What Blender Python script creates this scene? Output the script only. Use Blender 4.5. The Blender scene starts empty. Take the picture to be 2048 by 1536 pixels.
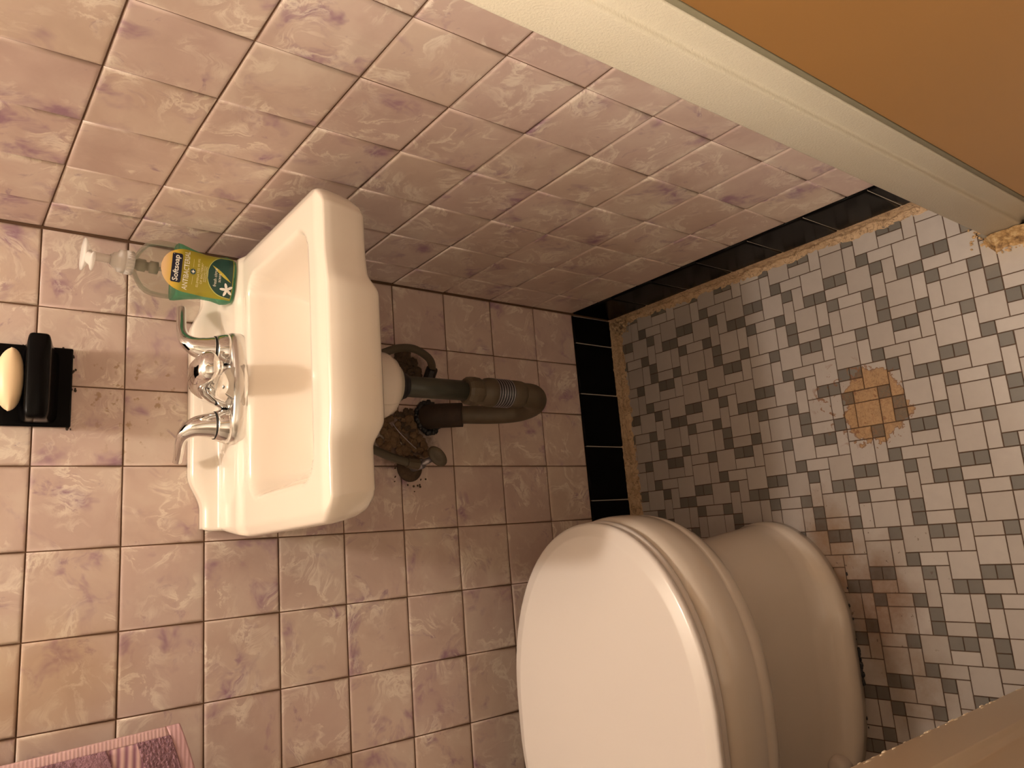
import bpy, bmesh, math, random
from mathutils import Vector, Matrix, noise
random.seed(7)
SC = bpy.context.scene
COL = SC.collection
PI = math.pi

# ------------------------------------------------------------------ camera
CAM_C = Vector((-0.48239, -1.15166, 1.10413)); FPX = 1525.65
M = ((-0.08043, -0.60985, -0.78843), (-0.97473, 0.21350, -0.06571), (0.20840, 0.76322, -0.61161))
cd = bpy.data.cameras.new('camera'); cam = bpy.data.objects.new('camera', cd); COL.objects.link(cam)
cd.sensor_fit = 'HORIZONTAL'; cd.sensor_width = 36.0; cd.lens = FPX * 36.0 / 2048.0
cd.clip_start = 0.02; cd.clip_end = 50
R = Matrix((M[0], tuple(-v for v in M[1]), tuple(-v for v in M[2]))).transposed()
cam.matrix_world = Matrix.Translation(CAM_C) @ R.to_4x4()
SC.camera = cam

def px(p):
    d = Vector(p) - CAM_C
    c = [sum(M[r][k] * d[k] for k in range(3)) for r in range(3)]
    if c[2] <= 0.01: return None
    return (1024 + FPX * c[0] / c[2], 768 + FPX * c[1] / c[2])

# ------------------------------------------------------------------ world, lights, exposure
w = bpy.data.worlds.new('world'); SC.world = w; w.use_nodes = True
w.node_tree.nodes['Background'].inputs[0].default_value = (1.0, 0.80, 0.62, 1)
w.node_tree.nodes['Background'].inputs[1].default_value = 0.05
SC.view_settings.view_transform = 'Standard'; SC.view_settings.look = 'None'
SC.view_settings.gamma = 1.0; SC.view_settings.exposure = 0.0; SC.view_settings.use_curve_mapping = False

def light(name, kind, loc, power, color, size, rot=None, size_y=None):
    l = bpy.data.lights.new(name, kind); l.energy = power; l.color = color
    if kind == 'AREA':
        l.size = size
        if size_y: l.shape = 'RECTANGLE'; l.size_y = size_y
    else: l.shadow_soft_size = size
    o = bpy.data.objects.new(name, l); COL.objects.link(o); o.location = loc
    if rot: o.rotation_euler = rot
    return o
light('ceiling_bulb', 'POINT', (-0.20, -0.43, 2.10), 33.0, (1.0, 0.885, 0.765), 0.045)
light('hall_light', 'POINT', (-1.25, -1.14, 1.38), 38.0, (1.0, 0.88, 0.74), 0.10)

# ------------------------------------------------------------------ helpers
def link(name, me, m=None, parent=None, smooth=True):
    o = bpy.data.objects.new(name, me); COL.objects.link(o)
    if m is not None and not me.materials: me.materials.append(m)
    if parent is not None: o.parent = parent
    return o
def mesh(name, verts, faces, smooth=True):
    me = bpy.data.meshes.new(name); me.from_pydata([tuple(v) for v in verts], [], faces); me.update()
    if smooth:
        me.polygons.foreach_set('use_smooth', [True] * len(me.polygons))
    return me
def obj(name, bm, m, parent=None, smooth=True, loc=None):
    me = bpy.data.meshes.new(name); bmesh.ops.recalc_face_normals(bm, faces=bm.faces[:]); bm.to_mesh(me); bm.free()
    me.polygons.foreach_set('use_smooth', [smooth] * len(me.polygons))
    o = link(name, me, m, parent)
    if loc: o.location = loc
    return o
def tag(o, label=None, cat=None, group=None, kind=None):
    if label: o['label'] = label
    if cat: o['category'] = cat
    if group: o['group'] = group
    if kind: o['kind'] = kind
    return o
def empty(name, loc=(0, 0, 0), rz=0.0):
    o = bpy.data.objects.new(name, None); COL.objects.link(o); o.location = loc; o.rotation_euler = (0, 0, rz); o.empty_display_size = .02
    return o
def add_box(bm, a, b):
    x0, y0, z0 = a; x1, y1, z1 = b
    v = [bm.verts.new(p) for p in ((x0,y0,z0),(x1,y0,z0),(x1,y1,z0),(x0,y1,z0),(x0,y0,z1),(x1,y0,z1),(x1,y1,z1),(x0,y1,z1))]
    fs = [bm.faces.new([v[i] for i in f]) for f in ((0,3,2,1),(4,5,6,7),(0,1,5,4),(1,2,6,5),(2,3,7,6),(3,0,4,7))]
    return v, fs
def bev_box(a, b, r=.003, seg=2):
    bm = bmesh.new(); add_box(bm, a, b)
    bmesh.ops.bevel(bm, geom=bm.edges[:], offset=r, segments=seg, affect='EDGES', profile=.6)
    return bm
def add_rings(bm, rings, cap0=True, cap1=True):
    prev = None; first = None
    for r in rings:
        vs = [bm.verts.new(p) for p in r]
        if prev:
            n = len(vs)
            for i in range(n): bm.faces.new((prev[i], prev[(i+1)%n], vs[(i+1)%n], vs[i]))
        else: first = vs
        prev = vs
    if cap0: bm.faces.new(first[::-1])
    if cap1: bm.faces.new(prev)
def add_lathe(bm, prof, c=(0,0,0), n=32, axis='Z', sx=1, sy=1):
    rings = []
    for r, h in prof:
        ring = []
        for i in range(n):
            t = 2*PI*i/n; a = r*math.cos(t)*sx; b = r*math.sin(t)*sy
            p = {'Z': (a, b, h), 'Y': (a, h, b), 'X': (h, a, b)}[axis]
            ring.append((c[0]+p[0], c[1]+p[1], c[2]+p[2]))
        rings.append(ring)
    add_rings(bm, rings)
def catmull(pts, k=8):
    out = []
    P = [pts[0]] + list(pts) + [pts[-1]]
    for i in range(1, len(P)-2):
        p0, p1, p2, p3 = [Vector(q) for q in P[i-1:i+3]]
        for j in range(k):
            t = j/k
            out.append(.5*((2*p1)+(-p0+p2)*t+(2*p0-5*p1+4*p2-p3)*t*t+(-p0+3*p1-3*p2+p3)*t**3))
    out.append(Vector(P[-2])); return out
def add_tube(bm, pts, rad, n=16, k=8, flat=None):
    """pts: 3D path; rad: number or per-point list; flat: (squash factor, axis) for oval sections"""
    rr = rad if isinstance(rad, (list, tuple)) else [rad]*len(pts)
    q = catmull([tuple(p)+(r,) for p, r in zip(pts, rr)], k) if len(pts) > 2 else [Vector(tuple(p)+(r,)) for p, r in zip(pts, rr)]
    P = [Vector(v[:3]) for v in q]; Rr = [v[3] for v in q]
    rings = []; up = None
    for i, p in enumerate(P):
        t = (P[min(i+1, len(P)-1)] - P[max(i-1, 0)]).normalized()
        if up is None:
            up = Vector((0, 0, 1)) if abs(t.z) < .9 else Vector((1, 0, 0))
        s = t.cross(up).normalized(); up = s.cross(t).normalized()
        f = flat if flat else 1.0
        rings.append([p + s*math.cos(2*PI*j/n)*Rr[i] + up*math.sin(2*PI*j/n)*Rr[i]*f for j in range(n)])
    add_rings(bm, rings)
def sup(t, a, b, n):
    c, s = math.cos(t), math.sin(t)
    return (a*math.copysign(abs(c)**(2/n), c), b*math.copysign(abs(s)**(2/n), s))
def sst(a, b, x):
    t = min(1, max(0, (x-a)/(b-a))); return t*t*(3-2*t)

# ------------------------------------------------------------------ materials
def new_mat(name):
    m = bpy.data.materials.new(name); m.use_nodes = True
    nt = m.node_tree; b = nt.nodes['Principled BSDF']
    return m, nt, b
def N(nt, t, **kw):
    n = nt.nodes.new(t)
    for k, v in kw.items():
        if k.startswith('i_'): n.inputs[k[2:].replace('_', ' ')].default_value = v
        else: setattr(n, k, v)
    return n
def ramp(nt, fac, stops, interp='LINEAR'):
    r = nt.nodes.new('ShaderNodeValToRGB'); r.color_ramp.interpolation = interp
    e = r.color_ramp.elements
    while len(e) > 1: e.remove(e[-1])
    e[0].position = stops[0][0]; e[0].color = col4(stops[0][1])
    for p, c in stops[1:]:
        q = e.new(p); q.color = col4(c)
    nt.links.new(fac, r.inputs[0]); return r.outputs[0]
def col4(c):
    if isinstance(c, (int, float)): return (c, c, c, 1)
    return (c[0], c[1], c[2], 1)
def mix(nt, fac, a, b, mode='MIX'):
    n = nt.nodes.new('ShaderNodeMix'); n.data_type = 'RGBA'; n.blend_type = mode
    for s, v in ((n.inputs[0], fac), (n.inputs[6], a), (n.inputs[7], b)):
        if hasattr(v, 'links'): nt.links.new(v, s)
        elif isinstance(v, (int, float)) and s is n.inputs[0]: s.default_value = v
        else: s.default_value = col4(v)
    return n.outputs[2]
def math_(nt, op, a, b=None, clamp=False):
    n = nt.nodes.new('ShaderNodeMath'); n.operation = op; n.use_clamp = clamp
    for s, v in zip(n.inputs, (a, b)):
        if v is None: continue
        if hasattr(v, 'links'): nt.links.new(v, s)
        else: s.default_value = v
    return n.outputs[0]
def noise_(nt, vec, scale, detail=3, rough=.5, dist=0.0, out=0):
    n = N(nt, 'ShaderNodeTexNoise'); n.inputs['Scale'].default_value = scale; n.inputs['Detail'].default_value = detail
    n.inputs['Roughness'].default_value = rough; n.inputs['Distortion'].default_value = dist
    if vec is not None: nt.links.new(vec, n.inputs['Vector'])
    return n.outputs[out]
def bump(nt, b, h, strength, dist=.001, normal=None):
    n = N(nt, 'ShaderNodeBump'); n.inputs['Strength'].default_value = strength; n.inputs['Distance'].default_value = dist
    nt.links.new(h, n.inputs['Height'])
    nt.links.new(n.outputs[0], b.inputs['Normal']); return n
def plain(name, c, rough=.5, metal=0.0, coat=0.0, var=.08, scale=30, bmp=0.0, bscale=200):
    m, nt, b = new_mat(name)
    tc = N(nt, 'ShaderNodeTexCoord')
    f = noise_(nt, tc.outputs['Object'], scale, 3)
    cc = mix(nt, f, tuple(x*(1-var) for x in c), tuple(min(1, x*(1+var)) for x in c))
    nt.links.new(cc, b.inputs['Base Color'])
    b.inputs['Roughness'].default_value = rough; b.inputs['Metallic'].default_value = metal
    b.inputs['Coat Weight'].default_value = coat
    if bmp: bump(nt, b, noise_(nt, tc.outputs['Object'], bscale, 4), bmp)
    return m

def pos_mask(nt, P, c, rx, ry, soft=.25, nscale=30, namp=.6, rz=None):
    """soft elliptic patch mask in world x,y (or x,z on walls) with a ragged edge"""
    sub = N(nt, 'ShaderNodeVectorMath', operation='SUBTRACT'); nt.links.new(P, sub.inputs[0]); sub.inputs[1].default_value = c
    mul = N(nt, 'ShaderNodeVectorMath', operation='MULTIPLY'); nt.links.new(sub.outputs[0], mul.inputs[0])
    mul.inputs[1].default_value = (1/rx, (0 if rz else 1/ry), (1/rz if rz else 0))
    ln = N(nt, 'ShaderNodeVectorMath', operation='LENGTH'); nt.links.new(mul.outputs[0], ln.inputs[0])
    nz = noise_(nt, P, nscale, 4, .6)
    d = math_(nt, 'ADD', ln.outputs['Value'], math_(nt, 'MULTIPLY', math_(nt, 'SUBTRACT', nz, .5), namp*2))
    mr = N(nt, 'ShaderNodeMapRange', interpolation_type='SMOOTHSTEP'); nt.links.new(d, mr.inputs[0])
    mr.inputs[1].default_value = 1.0; mr.inputs[2].default_value = 1.0-soft; mr.inputs[3].default_value = 0; mr.inputs[4].default_value = 1
    return mr.outputs[0]

def pink_tile_mat():
    m, nt, b = new_mat('pink_marbled_tile')
    tc = N(nt, 'ShaderNodeTexCoord'); oi = N(nt, 'ShaderNodeObjectInfo'); geo = N(nt, 'ShaderNodeNewGeometry')
    off = N(nt, 'ShaderNodeVectorMath', operation='SCALE'); off.inputs[0].default_value = (7.3, 3.1, 5.7)
    nt.links.new(math_(nt, 'MULTIPLY', oi.outputs['Random'], 9.0), off.inputs['Scale'])
    add = N(nt, 'ShaderNodeVectorMath', operation='ADD'); nt.links.new(tc.outputs['Object'], add.inputs[0]); nt.links.new(off.outputs[0], add.inputs[1])
    V = add.outputs[0]
    # swirled coordinates
    wn = noise_(nt, V, 12, 2, .5, .4, out=1)
    ws = N(nt, 'ShaderNodeVectorMath', operation='SCALE'); ws.inputs['Scale'].default_value = .10; nt.links.new(wn, ws.inputs[0])
    wv = N(nt, 'ShaderNodeVectorMath', operation='ADD'); nt.links.new(V, wv.inputs[0]); nt.links.new(ws.outputs[0], wv.inputs[1])
    W = wv.outputs[0]
    c = ramp(nt, noise_(nt, W, 11, 4, .55), [(.30, (.50, .365, .315)), (.5, (.60, .465, .40)), (.70, (.67, .56, .475))])
    # per tile tint
    c = mix(nt, ramp(nt, oi.outputs['Random'], [(0, 0), (.5, .05), (1, .45)]), c, (.64, .51, .395))
    r2 = math_(nt, 'FRACT', math_(nt, 'MULTIPLY', oi.outputs['Random'], 17.3))
    c = mix(nt, math_(nt, 'MULTIPLY', r2, .4), c, (.53, .375, .36))
    # mauve clouds
    mv = ramp(nt, noise_(nt, W, 12, 4, .65), [(.53, 0), (.66, 1)])
    mv2 = math_(nt, 'MULTIPLY', mv, ramp(nt, noise_(nt, V, 18, 3), [(.42, 0), (.58, 1)]))
    c = mix(nt, math_(nt, 'MULTIPLY', mv2, .85), c, (.29, .155, .235))
    dk = ramp(nt, noise_(nt, W, 21, 5, .65), [(.64, 0), (.73, 1)])
    c = mix(nt, math_(nt, 'MULTIPLY', dk, .6), c, (.20, .09, .19))
    # pale swirl veins
    vn = noise_(nt, W, 16, 6, .66, .7)
    band = ramp(nt, vn, [(.47, 0), (.505, 1), (.52, .9), (.58, 0)])
    vm = math_(nt, 'MULTIPLY', band, ramp(nt, noise_(nt, V, 17, 3), [(.45, 0), (.62, 1)]))
    c = mix(nt, math_(nt, 'MULTIPLY', vm, .70), c, (.84, .75, .64))
    # drips below the soap dish and dirt near the waste pipe (they sit on the tiles)
    P = geo.outputs['Position']
    spots = ramp(nt, noise_(nt, P, 75, 3, .5), [(.60, 0), (.66, 1)])
    dm = math_(nt, 'MULTIPLY', pos_mask(nt, P, (-.235, 0, .865), .10, 1, .5, 20, .3, rz=.075), spots)
    c = mix(nt, math_(nt, 'MULTIPLY', dm, .7), c, (.34, .21, .10))
    g1 = pos_mask(nt, P, (-.292, 0, .43), .062, 1, .6, 60, .5, rz=.075)
    g2 = pos_mask(nt, P, (-.15, 0, .415), .035, 1, .6, 60, .5, rz=.04)
    c = mix(nt, math_(nt, 'MULTIPLY', math_(nt, 'MAXIMUM', g1, g2), .8), c, (.09, .055, .03))
    yl = pos_mask(nt, P, (-.60, 0, 1.0), .10, 1, .8, 9, .5, rz=.22)
    c = mix(nt, math_(nt, 'MULTIPLY', yl, .35), c, (.50, .33, .15))
    nt.links.new(c, b.inputs['Base Color'])
    b.inputs['Roughness'].default_value = .32; b.inputs['IOR'].default_value = 1.4
    h = math_(nt, 'ADD', noise_(nt, V, 26, 3, .5), math_(nt, 'MULTIPLY', noise_(nt, V, 9, 1), 2.0))
    bump(nt, b, h, .35, .003)
    return m

def floor_tile_mat(name, c0, c1, resid):
    m, nt, b = new_mat(name)
    geo = N(nt, 'ShaderNodeNewGeometry'); oi = N(nt, 'ShaderNodeObjectInfo'); P = geo.outputs['Position']
    cell = N(nt, 'ShaderNodeTexWhiteNoise', noise_dimensions='3D')
    nt.links.new(geo.outputs['Random Per Island'], cell.inputs['Vector'])
    rr = math_(nt, 'FRACT', math_(nt, 'ADD', oi.outputs['Random'], geo.outputs['Random Per Island']))
    c = mix(nt, rr, c0, c1)
    c = mix(nt, math_(nt, 'MULTIPLY', noise_(nt, P, 60, 4, .6), .35), c, tuple(x*.72 for x in c0))
    yl = pos_mask(nt, P, (-.07, -.85, 0), .11, .14, .8, 12, .4)
    c = mix(nt, math_(nt, 'MULTIPLY', yl, .4), c, (.55, .40, .20))
    # brown dirt ring beside the toilet foot
    st = pos_mask(nt, P, (-.615, -.505, 0), .135, .085, .8, 16, .45)
    c = mix(nt, math_(nt, 'MULTIPLY', math_(nt, 'MULTIPLY', st, math_(nt, 'ADD', noise_(nt, P, 45, 5, .7), .5)), .9, True), c, tuple(x*y for x, y in zip(c0, (.50, .32, .20))))
    st1 = pos_mask(nt, P, (-.54, -.43, 0), .13, .06, .7, 24, .45)
    c = mix(nt, math_(nt, 'MULTIPLY', math_(nt, 'MULTIPLY', st1, math_(nt, 'ADD', noise_(nt, P, 55, 5, .7), .5)), .8, True), c, tuple(x*y for x, y in zip(c0, (.58, .38, .22))))
    st3 = pos_mask(nt, P, (-.73, -.53, 0), .10, .09, .8, 20, .5)
    c = mix(nt, math_(nt, 'MULTIPLY', math_(nt, 'MULTIPLY', st3, math_(nt, 'ADD', noise_(nt, P, 50, 5, .7), .4)), .7, True), c, tuple(x*y for x, y in zip(c0, (.5, .36, .24))))
    sp = ramp(nt, noise_(nt, P, 130, 2, .5), [(.70, 0), (.74, 1)])
    area = pos_mask(nt, P, (-.57, -.50, 0), .25, .16, .7, 10, .3)
    c = mix(nt, math_(nt, 'MULTIPLY', math_(nt, 'MULTIPLY', sp, area), .8), c, (.08, .04, .02))
    # old glue left where something stood
    gl = pos_mask(nt, P, (-.303, -.552, 0), .064, .058, .08, 42, .55)
    gt = mix(nt, noise_(nt, P, 90, 5, .7, 1.5), tuple(x*.45 for x in resid), tuple(min(1, x*1.25) for x in resid))
    c = mix(nt, math_(nt, 'MULTIPLY', gl, .93), c, gt)
    edge = math_(nt, 'MULTIPLY', math_(nt, 'MULTIPLY', gl, math_(nt, 'SUBTRACT', 1.0, gl)), 3.4, True)
    c = mix(nt, edge, c, (.16, .065, .02))
    inner = ramp(nt, noise_(nt, P, 75, 4, .6, 1.0), [(.47, 0), (.495, 1), (.505, 1), (.53, 0)])
    c = mix(nt, math_(nt, 'MULTIPLY', math_(nt, 'MULTIPLY', inner, gl), .6), c, (.20, .09, .03))
    g2 = math_(nt, 'MULTIPLY', pos_mask(nt, P, (-.29, -.515, 0), .085, .085, .3, 12, .2), ramp(nt, noise_(nt, P, 62, 3, .6, .8), [(.60, 0), (.63, 1)]))
    c = mix(nt, math_(nt, 'MULTIPLY', g2, .85), c, (.20, .085, .03))
    nt.links.new(c, b.inputs['Base Color'])
    b.inputs['Roughness'].default_value = .5
    bump(nt, b, noise_(nt, P, 140, 3), .12, .001)
    return m

def cream_mat(name, sand):
    m, nt, b = new_mat(name)
    geo = N(nt, 'ShaderNodeNewGeometry'); P = geo.outputs['Position']
    c = mix(nt, noise_(nt, P, 14, 4), (.78, .70, .54), (.86, .80, .66))
    rust = pos_mask(nt, P, (-.10, 0, -.140), .2, 1, .9, 22, .6, rz=.050)
    c = mix(nt, math_(nt, 'MULTIPLY', rust, .85), c, (.34, .16, .035))
    nt.links.new(c, b.inputs['Base Color']); b.inputs['Roughness'].default_value = .42
    bump(nt, b, noise_(nt, P, 420 if sand else 90, 3, .6), .5 if sand else .18, .0012)
    return m

def porcelain(name, c, rough=.12):
    m, nt, b = new_mat(name)
    tc = N(nt, 'ShaderNodeTexCoord')
    f = noise_(nt, tc.outputs['Object'], 5, 2)
    nt.links.new(mix(nt, f, c, tuple(x*.97 for x in c)), b.inputs['Base Color'])
    b.inputs['Roughness'].default_value = rough; b.inputs['Coat Weight'].default_value = .3
    b.inputs['Coat Roughness'].default_value = .05
    return m
def seethrough(name, tint, gloss_rough=.06, diff=0.0, dcol=(1, 1, 1)):
    m = bpy.data.materials.new(name); m.use_nodes = True; nt = m.node_tree
    for n in list(nt.nodes): nt.nodes.remove(n)
    out = N(nt, 'ShaderNodeOutputMaterial'); tr = N(nt, 'ShaderNodeBsdfTransparent'); tr.inputs[0].default_value = col4(tint)
    gl = N(nt, 'ShaderNodeBsdfGlossy'); gl.inputs['Roughness'].default_value = gloss_rough
    df = N(nt, 'ShaderNodeBsdfTranslucent'); df.inputs[0].default_value = col4(dcol)
    d2 = N(nt, 'ShaderNodeBsdfDiffuse'); d2.inputs[0].default_value = col4(dcol)
    ad = N(nt, 'ShaderNodeMixShader'); ad.inputs[0].default_value = .5
    nt.links.new(df.outputs[0], ad.inputs[1]); nt.links.new(d2.outputs[0], ad.inputs[2])
    m1 = N(nt, 'ShaderNodeMixShader'); m1.inputs[0].default_value = diff
    nt.links.new(tr.outputs[0], m1.inputs[1]); nt.links.new(ad.outputs[0], m1.inputs[2])
    lw = N(nt, 'ShaderNodeLayerWeight'); lw.inputs[0].default_value = .35
    m2 = N(nt, 'ShaderNodeMixShader'); nt.links.new(math_(nt, 'MULTIPLY', lw.outputs['Fresnel'], .42), m2.inputs[0])
    nt.links.new(m1.outputs[0], m2.inputs[1]); nt.links.new(gl.outputs[0], m2.inputs[2])
    nt.links.new(m2.outputs[0], out.inputs[0])
    return m

MT = {}
MT['pink'] = pink_tile_mat()
MT['grout'] = plain('brown_grout', (.13, .065, .032), .9, bmp=.4)
MT['floor_grout'] = plain('floor_grout', (.085, .045, .025), .9, bmp=.3)
MT['white_mosaic'] = floor_tile_mat('white_mosaic', (.37, .32, .288), (.45, .40, .368), (.42, .24, .10))
MT['grey_mosaic'] = floor_tile_mat('grey_mosaic', (.125, .11, .095), (.17, .152, .132), (.15, .10, .055))
MT['black'] = plain('black_glazed', (.004, .0035, .0035), .2, coat=0, bmp=.1, bscale=60)
MT['black'].node_tree.nodes['Principled BSDF'].inputs['Specular IOR Level'].default_value = .06
MT['white_grout'] = plain('pale_grout', (.42, .37, .30), .9)
MT['cream'] = cream_mat('cream_paint', False)
MT['cream_sand'] = cream_mat('sandy_cream_paint', True)
MT['mortar'] = None
MT['door'] = plain('ochre_brown_paint', (.29, .145, .045), .38, var=.1, scale=3)
MT['stop'] = plain('grey_green_paint', (.30, .27, .18), .5)
MT['paint'] = plain('beige_wall_paint', (.46, .41, .35), .6)
MT['hall'] = plain('pale_hall_paint', (.62, .58, .52), .7)
MT['jamb'] = plain('blush_gloss_paint', (.90, .76, .58), .3, var=.05, scale=10, bmp=.25, bscale=50)
MT['ceil'] = plain('ceiling_paint', (.72, .66, .56), .8)
MT['sink'] = porcelain('sink_porcelain', (.85, .755, .65))
MT['toilet'] = porcelain('toilet_porcelain', (.78, .69, .60), .16)
MT['seat'] = porcelain('seat_plastic', (.78, .71, .665), .28)
MT['chrome'] = plain('chrome', (.80, .79, .78), .07, 1.0, var=.02)
MT['chrome_flat'] = plain('brushed_chrome', (.74, .73, .71), .22, 1.0, var=.03)
MT['pvc'] = plain('grey_green_pvc', (.042, .043, .030), .42)
MT['pvc2'] = plain('stained_brown_plastic', (.085, .062, .036), .5, var=.35, scale=60, bmp=.2)
MT['rubber'] = plain('black_rubber', (.012, .011, .012), .4)
MT['steel'] = plain('thin_steel', (.35, .33, .36), .35, .8)
MT['rust'] = plain('rusty_brown_metal', (.036, .022, .014), .7, .2, var=.6, scale=70, bmp=.5, bscale=120)
MT['dirt'] = plain('caked_dirt', (.07, .045, .026), .95, var=.6, scale=150, bmp=.8, bscale=160)
MT['rubble'] = plain('broken_plaster', (.15, .09, .045), .9, var=.5, scale=80, bmp=.8, bscale=120)
MT['rubble2'] = plain('peeled_base_plaster', (.50, .32, .16), .85, var=.5, scale=80, bmp=.8, bscale=120)
MT['bar_soap'] = plain('bar_soap', (.86, .66, .42), .4, var=.03)
MT['hose'] = plain('grey_hose', (.085, .07, .045), .45)

def mortar_mat():
    m, nt, b = new_mat('crumbling_mortar')
    geo = N(nt, 'ShaderNodeNewGeometry'); P = geo.outputs['Position']
    c = mix(nt, noise_(nt, P, 45, 5, .7), (.30, .17, .075), (.68, .50, .33))
    st = N(nt, 'ShaderNodeMapping'); st.inputs['Scale'].default_value = (1, 1, 1); nt.links.new(P, st.inputs[0])
    cr = ramp(nt, noise_(nt, P, 38, 5, .6, 2.0), [(.485, 0), (.5, 1), (.505, 1), (.52, 0)])
    c = mix(nt, math_(nt, 'MULTIPLY', cr, .8), c, (.06, .025, .01))
    nt.links.new(c, b.inputs['Base Color']); b.inputs['Roughness'].default_value = .8
    bump(nt, b, noise_(nt, P, 90, 5, .7), .8, .004)
    return m
MT['mortar'] = mortar_mat()

# ------------------------------------------------------------------ room shell
ZF = -0.135; XL = -1.22; YF = -1.95; ZC = 2.25
def slab(name, a, b, m, parent=None):
    bm = bmesh.new(); add_box(bm, a, b); o = obj(name, bm, m, parent, smooth=False)
    return o
HX0, HX1 = -1.45, .55
YD = -.768            # bathroom side of the doorway
DX0, DX1 = -.685, -.095
floor = tag(slab('floor', (HX0, YF, ZF-.10), (HX1, .0, ZF-.0013), MT['floor_grout']), kind='structure')
GD = .0022  # how far the grout lies behind the tile faces
wall_back = tag(slab('wall_back', (XL, GD, ZF-.10), (.10, .10, ZC), MT['grout']), kind='structure')
wall_right = tag(slab('wall_right', (GD, YD-.001, ZF-.10), (.10, GD, ZC), MT['grout']), kind='structure')
wall_left = tag(slab('wall_left', (XL-.10, YD-.10, ZF-.10), (XL, .10, ZC), MT['paint']), kind='structure')
bm = bmesh.new()
add_box(bm, (XL, YD-.10, ZF-.10), (DX0-.022, YD, ZC)); add_box(bm, (DX1+.026, YD-.10, ZF-.10), (.10, YD, ZC)); add_box(bm, (DX0-.022, YD-.10, 1.93), (DX1+.026, YD, ZC))
wall_front = tag(obj('wall_front', bm, MT['paint'], smooth=False), kind='structure')
tag(slab('wall_hall_left', (HX0-.08, YF, ZF-.10), (HX0, YD-.10, ZC), MT['hall']), kind='structure')
tag(slab('wall_hall_right', (HX1, YF, ZF-.10), (HX1+.08, YD-.10, ZC), MT['hall']), kind='structure')
tag(slab('wall_hall_back', (HX0, YF-.08, ZF-.10), (HX1, YF, ZC), MT['hall']), kind='structure')
ceiling = tag(slab('ceiling', (HX0, YF, ZC), (HX1, .10, ZC+.08), MT['ceil']), kind='structure')

def tile_mesh(name, w, h, t, prof, smooth=True):
    """tile lying in local XY, top at z=0; prof: list of (inset, z)"""
    V = []; F = []
    for ins, z in prof:
        x, y = w/2-ins, h/2-ins
        V += [(-x, -y, z), (x, -y, z), (x, y, z), (-x, y, z)]
    for k in range(len(prof)-1):
        for i in range(4):
            a = 4*k+i; b_ = 4*k+(i+1) % 4
            F.append((a, b_, b_+4, a+4))
    n = 4*(len(prof)-1); F.append((n, n+1, n+2, n+3))
    return mesh(name, V, F, smooth)
CUSH = [(0, -.007), (0, -.0022), (.0005, -.0011), (.0015, -.0003), (.0038, 0), (.0060, 0)]

# fitted joint lines of the wall tiles
T = .1095
xs = [0.0012, .1137, .2220, .3306, .4395, .5494, .6579, .7678]
while xs[-1] < -XL-.02: xs.append(xs[-1]+T)
xs[-1] = -XL
ys = [0.0012, .0831, .1942, .3057, .4157, .5245, .6313, .7335, .7670]
zs = [0, .1091, .2205, .3302, .4403, .5505, .6592, .7680, .8769, .9856]
while len(zs) < 13: zs.append(zs[-1]+T)
JT = .0015
full = tile_mesh('wall_tile', .108, .108, .007, CUSH); full.materials.append(MT['pink'])
def put_tile(parent, w, h, loc, basis, base_me=full, m=None, name='wall_tile', jit=True):
    if .09 < w < .125 and .09 < h < .125 and base_me is full: me = full; s = (w/.108, h/.108, 1)
    else:
        me = tile_mesh(name, w, h, .007, CUSH); me.materials.append(m or MT['pink']); s = (1, 1, 1)
    o = bpy.data.objects.new(name, me); COL.objects.link(o); o.parent = parent
    j = .0045 if jit else .001
    rot = Matrix.Rotation(random.gauss(0, j*.5), 4, 'X') @ Matrix.Rotation(random.gauss(0, j*.5), 4, 'Y') @ Matrix.Rotation(random.gauss(0, .0015), 4, 'Z')
    o.matrix_world = Matrix.Translation(loc) @ basis @ rot @ Matrix.Diagonal((s[0], s[1], s[2], 1))
    return o
# back wall: local x -> -X?, y -> Z, normal -> -Y
BACK = Matrix(((1, 0, 0, 0), (0, 0, -1, 0), (0, 1, 0, 0), (0, 0, 0, 1)))
RIGHT = Matrix(((0, 0, -1, 0), (-1, 0, 0, 0), (0, 1, 0, 0), (0, 0, 0, 1)))
for r in range(len(zs)-1):
    for i in range(len(xs)-1):
        x0, x1 = xs[i], xs[i+1]; z0, z1 = zs[r], zs[r+1]
        put_tile(wall_back, x1-x0-JT, z1-z0-JT, (-(x0+x1)/2, random.gauss(0, .00022), (z0+z1)/2), BACK)
    for i in range(len(ys)-1):
        y0, y1 = ys[i], ys[i+1]; z0, z1 = zs[r], zs[r+1]
        put_tile(wall_right, y1-y0-JT, z1-z0-JT, (random.gauss(0, .00022), -(y0+y1)/2, (z0+z1)/2), RIGHT)
# painted plaster above the tiles
slab('upper_plaster', (XL, -.002, zs[-1]+.001), (-.001, GD, ZC-.001), MT['paint'], wall_back)
slab('upper_plaster', (-.002, YD+.001, zs[-1]+.001), (GD, -.002, ZC-.001), MT['paint'], wall_right)

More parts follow.
